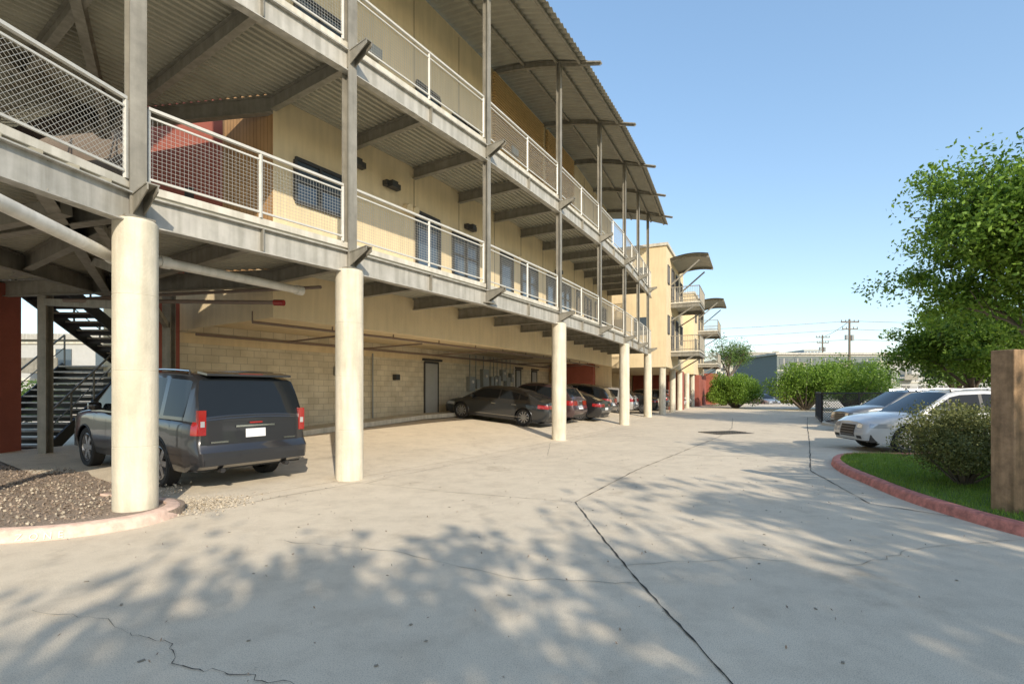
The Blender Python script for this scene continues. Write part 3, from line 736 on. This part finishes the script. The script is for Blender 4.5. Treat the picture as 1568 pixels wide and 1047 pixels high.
# ------------------------------------------------------------------ curbs and beds
def curb(name,pts,w_,h,k):
    mb=MB(); n=len(pts); Ls=[];Rs=[]
    for i,p in enumerate(pts):
        q=pts[min(i+1,n-1)];o_=pts[max(i-1,0)]; dx,dy=q[0]-o_[0],q[1]-o_[1]; L=math.hypot(dx,dy)
        Ls.append((p[0]-dy/L*w_,p[1]+dx/L*w_));Rs.append((p[0],p[1]))
    vs=[];fs=[]
    for l,r_ in zip(Ls,Rs):
        dx,dy=(l[0]-r_[0])/w_,(l[1]-r_[1])/w_
        vs+=[(r_[0]-dx*.02,r_[1]-dy*.02,-.02),(r_[0]+dx*.01,r_[1]+dy*.01,h*.8),(r_[0]+dx*.04,r_[1]+dy*.04,h),(l[0],l[1],h),(l[0],l[1],-.02)]
    for i in range(n-1):
        for j in range(4): fs.append((i*5+j,i*5+j+1,i*5+j+6,i*5+j+5))
    fs+=[(0,1,2,3,4),tuple((n-1)*5+j for j in(4,3,2,1,0))]
    mb.add(vs,fs,k); return mb
def smoothpts(pts,n=6):
    out=[];m=len(pts)
    for i in range(m-1):
        p0,p1,p2,p3=pts[max(i-1,0)],pts[i],pts[i+1],pts[min(i+2,m-1)]
        for j in range(n):
            t=j/n; out.append(tuple(.5*((2*p1[a])+(-p0[a]+p2[a])*t+(2*p0[a]-5*p1[a]+4*p2[a]-p3[a])*t*t+(-p0[a]+3*p1[a]-3*p2[a]+p3[a])*t**3) for a in(0,1)))
    return out+[pts[-1]]
lc=smoothpts([(-14,4.6),(-9,5.1),(-6.5,5.35),(-5.3,5.55),(-4.75,5.85),(-4.45,6.25),(-4.42,6.75),(-4.7,7.15),(-5.3,7.4),(-6,7.65)])
cur=curb('painted_curb',lc,.17,.13,'curbfade').build('painted_curb',smooth=50)
txt='TOW AWAY ZONE'
def along(pts,dist):
    for a,b in zip(pts[:-1],pts[1:]):
        L=math.dist(a,b)
        if dist<=L: t=dist/L; return (a[0]+(b[0]-a[0])*t,a[1]+(b[1]-a[1])*t,math.atan2(b[1]-a[1],b[0]-a[0]))
        dist-=L
    return (*pts[-1],0)
i0=min(range(len(lc)),key=lambda i:abs(lc[i][0]+6.4)); dd=0
for ch in txt:
    if ch!=' ':
        x,y,a=along(lc[i0:],dd)
        tc_=bpy.data.curves.new('letter','FONT'); tc_.body=ch; tc_.size=.105; tc_.extrude=.0015
        to=bpy.data.objects.new('letter',tc_); COL.objects.link(to); to.data.materials.append(M['white']); to.parent=cur
        to.matrix_world=Matrix.Translation(V((x+math.sin(a)*.024,y-math.cos(a)*.024,.018)))@Matrix.Rotation(a,4,'Z')@Matrix.Rotation(math.radians(74),4,'X')
    dd+=.125
g=MB(); g.prism([(p[0],p[1]+.08) for p in lc[:-3]]+[(-6,8.0),(-7.6,9.2),(-9.3,11.0),(-14,12.0)],-.02,.10,'mulch')
g.build('mulch_bed')
g=MB(); g.prism([(-9.2,11.0),(-9.0,12.6),(-20,14.5),(-20,12)],-.02,.12,'slab'); g.build('sidewalk')
rc=smoothpts([(16,12.2),(11,12.35),(9,12.5),(8.3,12.45),(7.7,12.1),(7.1,11.3),(6.6,10.2),(6.25,9.0),(5.95,7.9),(5.8,7.0),(5.75,6.2),(5.8,5.4),(5.95,4.5),(6.3,3.2),(6.8,1.5),(7.4,-1)])
curb('painted_curb',rc,.16,.13,'curbred').build('painted_curb',smooth=50)
g=MB(); inner=[(p[0]+.1,p[1]) for p in rc]; g.prism(inner+[(30,-1),(30,12.0)],-.02,.11,'grassb'); g.build('lawn_soil')
lp=smoothpts([(26,33),(20.5,29.5),(17,27),(15.2,25),(14.6,23.5),(15.2,22.6),(17,22.3),(24,22)])
curb('curb',lp,.16,.13,'slab').build('curb')
g=MB(); g.prism([(p[0]+.1,p[1]) for p in lp],-.02,.1,'mulch'); g.build('planting_bed')
# ------------------------------------------------------------------ vegetation
def leaves(mb_rng,cent,size,asp=.5):
    n=len(cent); a=mb_rng.normal(size=(n,3)); a/=np.linalg.norm(a,axis=1)[:,None]
    t=mb_rng.normal(size=(n,3)); b=np.cross(a,t); b/=np.linalg.norm(b,axis=1)[:,None]
    s=size*mb_rng.uniform(.6,1.3,size=(n,1)); 
    return np.stack([cent-a*s/2,cent+b*s*asp/2,cent+a*s/2,cent-b*s*asp/2],1).reshape(-1,3)
def quadmesh(name,v,matk,parent=None):
    me=bpy.data.meshes.new(name); n=len(v)//4
    me.vertices.add(len(v)); me.vertices.foreach_set('co',v.astype(np.float32).ravel())
    me.loops.add(n*4); me.loops.foreach_set('vertex_index',np.arange(n*4,dtype=np.int32))
    me.polygons.add(n); me.polygons.foreach_set('loop_start',np.arange(0,n*4,4,dtype=np.int32)); me.polygons.foreach_set('loop_total',np.full(n,4,dtype=np.int32))
    me.update(calc_edges=True); me.validate(); me.materials.append(M[matk])
    ob=bpy.data.objects.new(name,me); COL.objects.link(ob)
    if parent: ob.parent=parent
    return ob
def tree(name,loc,H,cr,th,nleaf,lsize,seed,lm='leafA',tr=.18,flat=.75,nl=8,cl=.30):
    e=empty(name); rg=np.random.default_rng(seed); rr=random.Random(seed); mb=MB()
    base=V(loc); top=base+V((rr.uniform(-.3,.3),rr.uniform(-.3,.3),th))
    mid=base.lerp(top,.5)+V((rr.uniform(-.12,.12),rr.uniform(-.12,.12),0))
    mb.tube(base+V((0,0,-.1)),mid,tr*1.25,'bark',10,tr,False); mb.tube(mid,top,tr,'bark',10,tr*.8,False)
    cc=base+V((0,0,(H+th*.8)/2)); ch=(H-th*.8)/2; cl_c=[]
    def limb(p,d,L,r_,lev):
        q=p+d*L; m_=p.lerp(q,.5)+V((rr.uniform(-1,1),rr.uniform(-1,1),rr.uniform(-.3,.6)))*L*.07
        mb.tube(p,m_,r_,'bark',6,r_*.75,False); mb.tube(m_,q,r_*.75,'bark',6,r_*.5,False)
        if lev>=1: cl_c.append((m_,.7))
        if lev>=2: cl_c.append((q,1)); return
        for i in range(4 if lev==0 else 3):
            nd=(d+V((rr.gauss(0,.55),rr.gauss(0,.55),rr.gauss(.1,.35)))).normalized()
            limb(p.lerp(q,.55+.45*i/3),nd,L*rr.uniform(.5,.75),r_*.5,lev+1)
    for i in range(nl):
        a=2*math.pi*i/nl+rr.uniform(-.3,.3); el=rr.uniform(.15,1.3)
        tgt=cc+V((math.cos(a)*math.cos(el)*cr,math.sin(a)*math.cos(el)*cr,math.sin(el)*ch*.9-.15*ch))
        d=(tgt-top); limb(top,d.normalized(),d.length*.55,tr*.55,0)
    mb.build('trunk_and_limbs',e,smooth=60)
    C=[];Wt=[]
    for p,w_ in cl_c:
        for _ in range(2): C.append(np.array(p)+rg.normal(size=3)*cr*.10); Wt.append(w_*rg.uniform(.3,1.4))
    Wt=np.array(Wt)/sum(Wt); idx=rg.choice(len(C),size=nleaf,p=Wt); C=np.array(C)
    rad=rg.uniform(.5,1.2,size=len(C))*cr*cl
    dirs=rg.normal(size=(nleaf,3)); dirs/=np.linalg.norm(dirs,axis=1)[:,None]
    rr_=rg.uniform(0,1,size=(nleaf,1))**.6
    pts=C[idx]+dirs*rr_*rad[idx][:,None]*np.array([1,1,flat])
    quadmesh('foliage',leaves(rg,pts,lsize),lm,e); return e
tree('tree',(20.0,17.5,0),11.8,5.0,1.9,110000,.18,3,'leafA',nl=12,cl=.24,flat=.65)
tree('tree',(24.5,27,0),7.2,3.2,1.6,40000,.19,5,'leafA',cl=.25,flat=.6)
tree('tree',(30,34,0),6.0,3.0,1.4,24000,.24,8,'leafB')
tree('tree',(34,30,0),7.5,4,1.8,20000,.26,9,'leafA')
def shrub(name,loc,rx,ry,h,nleaf,lsize,seed,lm='leafC',lumps=14,z0=.05):
    e=empty(name); rg=np.random.default_rng(seed); rr=random.Random(seed); mb=MB()
    C=[]
    for i in range(lumps):
        a=rr.uniform(0,6.28); q=math.sqrt(rr.random())*.72; zz=rr.uniform(.3,.8)
        k=math.sqrt(max(.1,1-(zz-.4)**2*1.5))
        C.append((loc[0]+math.cos(a)*q*rx*k,loc[1]+math.sin(a)*q*ry*k,loc[2]+h*zz)); mb.tube((loc[0],loc[1],loc[2]+z0-.1),C[-1],.02*h,'bark',5,.008,False)
    mb.build('stems',e); C=np.array(C); idx=rg.integers(0,lumps,nleaf); rad=np.array([min(rx,ry,h*.6)*rr.uniform(.32,.5) for _ in range(lumps)])
    d=rg.normal(size=(nleaf,3)); d/=np.linalg.norm(d,axis=1)[:,None]
    p=C[idx]+d*(rg.uniform(0,1,size=(nleaf,1))**.45)*rad[idx][:,None]; p[:,2]=np.maximum(p[:,2],loc[2]+z0)
    quadmesh('foliage',leaves(rg,p,lsize),lm,e)
shrub('shrub',(7.35,8.3,.1),1.1,.85,1.35,30000,.045,11,lumps=36)
shrub('shrub',(9.2,8.6,.1),1.1,.9,1.3,14000,.055,12,lumps=22)
shrub('shrub',(8.6,7.2,.1),.6,.6,.6,8000,.045,13,lumps=14)
for i,(x,y,rx,h,s) in enumerate([(24.2,42,3.8,4.2,21),(28.5,43,4.0,4.6,22),(20.6,47,2.5,3.3,24),(22.5,54,2.2,2.9,27)]):
    shrub('round_shrub',(x,y,-.1),rx,rx*.9,h,20000,.17,s,'leafA',lumps=44)
for i,(x,y,rx,h,s) in enumerate([(23,23.8,2.2,1.6,31),(27,24.5,2.5,1.9,32),(22,27.5,1.6,1.4,33)]): shrub('shrub',(x,y,0),rx,1.2,h,12000,.09,s,'leafB',lumps=24)
shrub('shrub',(-21,21,0),4,2,2.2,14000,.14,41,'leafB',lumps=24); shrub('shrub',(-16,22,0),3,2,1.6,10000,.12,42,'leafB',lumps=24)
tree('tree',(27.5,64,0),9.2,2.8,3.2,5500,.2,14,'leafB',tr=.16,nl=7,cl=.35)
e=empty('distant_tree_line'); rg=np.random.default_rng(5); pts=[]
for i in range(46):
    x=rg.uniform(-70,150);y=rg.uniform(95,150); 
    if 30<x<80 and y<125: y+=40
    cpt=np.array([x,y,rg.uniform(1.5,3.2)]); n=900
    d=rg.normal(size=(n,3)); d/=np.linalg.norm(d,axis=1)[:,None]; pts.append(cpt+d*(rg.uniform(0,1,(n,1))**.5)*np.array([5,4,3])*rg.uniform(.7,1.2))
quadmesh('foliage',leaves(rg,np.concatenate(pts),.6,.7),'leafB',e)
rg=np.random.default_rng(77); n=34000
x=rg.uniform(5.9,9.2,n);y=rg.uniform(5.0,12.4,n); xs_=np.interp(y,[3.2,4.5,5.4,6.2,7,7.9,9,10.2,11.3,12.1,12.45,12.5],[6.3,5.95,5.8,5.75,5.8,5.95,6.25,6.6,7.1,7.7,8.4,9])+.17
ok=x>xs_+.02; x=x[ok];y=y[ok];m=len(x); hgt=rg.uniform(.03,.08,m); an=rg.uniform(0,6.28,m); lx=rg.normal(0,.02,m);ly=rg.normal(0,.02,m)
b0=np.stack([x-np.cos(an)*.005,y-np.sin(an)*.005,np.full(m,.105)],1);b1=np.stack([x+np.cos(an)*.005,y+np.sin(an)*.005,np.full(m,.105)],1)
t1=np.stack([x+lx+.001,y+ly,.105+hgt],1);t0=np.stack([x+lx-.001,y+ly,.105+hgt],1)
quadmesh('grass',np.stack([b0,b1,t1,t0],1).reshape(-1,3),'blade')
rg=np.random.default_rng(78); n=9000; x=rg.uniform(-12,-4.6,n);y=rg.uniform(5.3,10.5,n); ok=(y>5.75+.1*np.maximum(0,x+5.6)*8)&(y<8.0+(-6-x)*.75)&~((x>-4.9)); x=x[ok];y=y[ok]
quadmesh('mulch_chips',leaves(rg,np.stack([x,y,np.full(len(x),.11)],1),.05,.5),'mulch')
n=2600; x=np.concatenate([rg.normal(-4.55,.3,n//2),rg.uniform(-11,-5.2,n//2)]);y=np.concatenate([rg.normal(7.35,.28,n//2),rg.uniform(5.8,8.5,n//2)]); z=np.where(x>-5.0,.014,.125)
quadmesh('gravel',leaves(rg,np.stack([x,y,z],1),.035,.8),'gravel')
# fallen leaves scattered on the driveway
n=500; x=rg.uniform(-5,6,n);y=rg.uniform(2.2,14,n)
quadmesh('fallen_leaves',leaves(rg,np.stack([x,y,np.full(n,.016)],1),.025,.5),'mulch')
# street trees behind the photographer (their shade falls on the driveway)
for i,(x,y,h,cr,n,s) in enumerate([(-2.5,-10.8,7.8,3.0,7500,51),(4.3,-8.8,8.2,3.5,10500,52),(9.8,-6.0,8.4,3.5,10500,53),(12.8,1.2,8.6,3.0,7000,54),(-8.5,-12.0,7.2,2.6,5000,55)]):
    tree('tree',(x,y,0),h,cr,3.0,n,.27,s,'leafB',tr=.2,nl=7,cl=.26)
# ------------------------------------------------------------------ fences
e=empty('wooden_fence'); f=MB()
f.box((6.35,6.5,1.13),(.26,.26,2.06),'wood',.25)
for zz in np.arange(.25,2.0,.19): f.beam((6.45,6.5,zz+.03),(12,5.2,zz+.03),.04,.15,'wood')
f.box((9,5.95,1.1),(.14,.14,2.0),'wood',.25)
ob=f.build('post_and_slats',e); bv=ob.modifiers.new('b','BEVEL'); bv.width=.012; bv.segments=2
e=empty('chain_link_fence'); f=MB()
def chain(a,b,h):
    a=V(a);b=V(b);d=(b-a);L=d.length;d/=L
    n=int(L/2.2)+1
    for i in range(n+1): c_=a+d*L*i/n; f.tube(c_,c_+V((0,0,h+.05)),.045,'frame',8)
    for zz in(.1,h): f.tube(a+V((0,0,zz)),b+V((0,0,zz)),.035,'frame',6)
    s=.13
    for i in range(-int(h/s),int(L/s)+1):
        for sg in(1,-1):
            xa,za,xb,zb=i*s,.1,i*s+h-.1,h
            if sg<0: za,zb=zb,za
            if xb<0 or xa>L: continue
            if xa<0: za+=(zb-za)*(-xa)/(xb-xa);xa=0
            if xb>L: zb=za+(zb-za)*(L-xa)/(xb-xa);xb=L
            f.tube(a+d*xa+V((0,0,za)),a+d*xb+V((0,0,zb)),.013,'frame',3,cap=False)
chain((15.4,25.3,0),(20.6,24.9,0),1.5); chain((15.4,25.3,0),(18.8,31.5,0),1.5)
f.build('fence_mesh',e)
# ------------------------------------------------------------------ background
def bgbuild(name,x0,x1,y,dep,h,k,nf,nw,z0=0,wk='glass'):
    e=empty(name); f=MB(); f.box(((x0+x1)/2,y+dep/2,h/2+z0),(x1-x0,dep,h),k); f.box(((x0+x1)/2,y+dep/2,h+z0+.2),(x1-x0+.8,dep+.8,.4),'steell')
    fh=h/nf; ww=(x1-x0)/nw
    for i in range(nf):
        f.box(((x0+x1)/2,y-.06,z0+fh*(i+1)-.2),(x1-x0,.1,.18),'slab')
        for j in range(nw):
            cx=x0+ww*(j+.5); f.box((cx,y-.03,z0+fh*(i+.5)),(ww*(.45 if (i+j)%2 else .62),.08,fh*.5),wk); f.box((cx,y-.05,z0+fh*(i+.5)),(.12,.1,fh*.5),'slab')
            if (j%3)==1: f.box((cx,y-.7,z0+fh*i+.3),(ww*.7,1.3,.15),'steel'); f.box((cx,y-1.3,z0+fh*i+.8),(ww*.7,.06,.9),'steel')
    f.build('walls_and_windows',e)
bgbuild('background_building',52,90,100,18,8.6,'fargreen',3,14)
bgbuild('background_building',66,100,92,10,6.5,'far',2,10)
bgbuild('background_building',69,78,150,20,12.5,'far',5,5)
bgbuild('background_building',62,69,155,20,10.5,'slab',4,4)
bgbuild('background_building',150,168,290,20,21,'farb',8,8)
bgbuild('background_building',172,182,300,20,25,'farb',9,5); bgbuild('background_building',190,204,310,20,22,'farb',8,6)
bgbuild('background_building',-60,-23,36,12,5.2,'far',2,10)
for i,(x,y) in enumerate([(53,80),(64,105)]):
    e=empty('utility_pole'); f=MB(); h=12.8 if i==0 else 13
    f.tube((x,y,0),(x,y,h),.2,'bark',10,.14)
    for zz,l in((h-.5,2.8),(h-1.6,2.4)): 
        f.beam((x-l/2,y-.12,zz),(x+l/2,y-.12,zz),.12,.16,'bark')
        for t in(-1,-.5,.5,1): f.tube((x+t*l/2.1,y-.12,zz),(x+t*l/2.1,y-.12,zz+.35),.06,'frame',6)
    f.tube((x+.45,y,h-3.4),(x+.45,y,h-2.5),.25,'box',10); f.tube((x-.5,y,h-3.2),(x-.5,y,h-2.5),.22,'box',10)
    f.build('pole_and_crossarms',e)
e=empty('power_lines'); f=MB()
for (a,b,sag) in [((-20,90,12.6),(53,80,12.5),1.2),((-20,90,11.2),(53,80,11.2),1.2),((-20,91,10.4),(53,80,9.6),1.4),((53,80,12.5),(120,72,12.8),1),((53,80,11.2),(120,72,11.5),1),((53,80,12.5),(64,105,12.6),.3),((53,80,9.6),(120,72,10),1)]:
    prev=None
    for i in range(17):
        t=i/16; p=V(a).lerp(V(b),t)-V((0,0,sag*4*t*(1-t)))
        if prev: f.tube(prev,p,.035,'frame',4,cap=False)
        prev=p
f.build('wires',e)
e=empty('street_lamp'); f=MB(); f.tube((57,110,0),(57,110,10),.1,'steel',8,.06); f.beam((56.3,110,10),(57.7,110,10),.35,.15,'steel'); f.build('lamp_pole',e)
# ------------------------------------------------------------------ light, sky, camera
el=math.radians(27); tx,ty=-.35,.937
sd=V((tx*math.cos(el),ty*math.cos(el),-math.sin(el)))
s=bpy.data.lights.new('sun','SUN'); s.energy=5; s.angle=math.radians(.6); s.color=(1,.89,.73)
so=bpy.data.objects.new('sun',s); COL.objects.link(so); so.rotation_euler=sd.to_track_quat('-Z','Y').to_euler()
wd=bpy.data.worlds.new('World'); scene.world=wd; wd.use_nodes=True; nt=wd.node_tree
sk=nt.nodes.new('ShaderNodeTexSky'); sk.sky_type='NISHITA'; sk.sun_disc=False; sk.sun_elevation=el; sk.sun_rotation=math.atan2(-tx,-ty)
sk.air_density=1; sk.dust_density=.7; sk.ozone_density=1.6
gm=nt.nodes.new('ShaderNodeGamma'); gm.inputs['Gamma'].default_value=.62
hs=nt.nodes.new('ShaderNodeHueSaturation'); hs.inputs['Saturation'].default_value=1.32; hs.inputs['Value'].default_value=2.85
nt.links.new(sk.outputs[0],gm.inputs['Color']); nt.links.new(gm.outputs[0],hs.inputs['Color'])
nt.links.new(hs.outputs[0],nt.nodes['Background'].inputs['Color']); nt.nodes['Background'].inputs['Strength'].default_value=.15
cam=bpy.data.cameras.new('camera'); co=bpy.data.objects.new('camera',cam); COL.objects.link(co); scene.camera=co
cam.sensor_width=36; cam.lens=36*780/1568; cam.shift_y=.047; cam.clip_end=3000
co.location=(0,0,1.65); co.rotation_euler=(math.radians(90),0,0)
scene.view_settings.view_transform='Standard'; scene.view_settings.look='None'; scene.view_settings.exposure=0
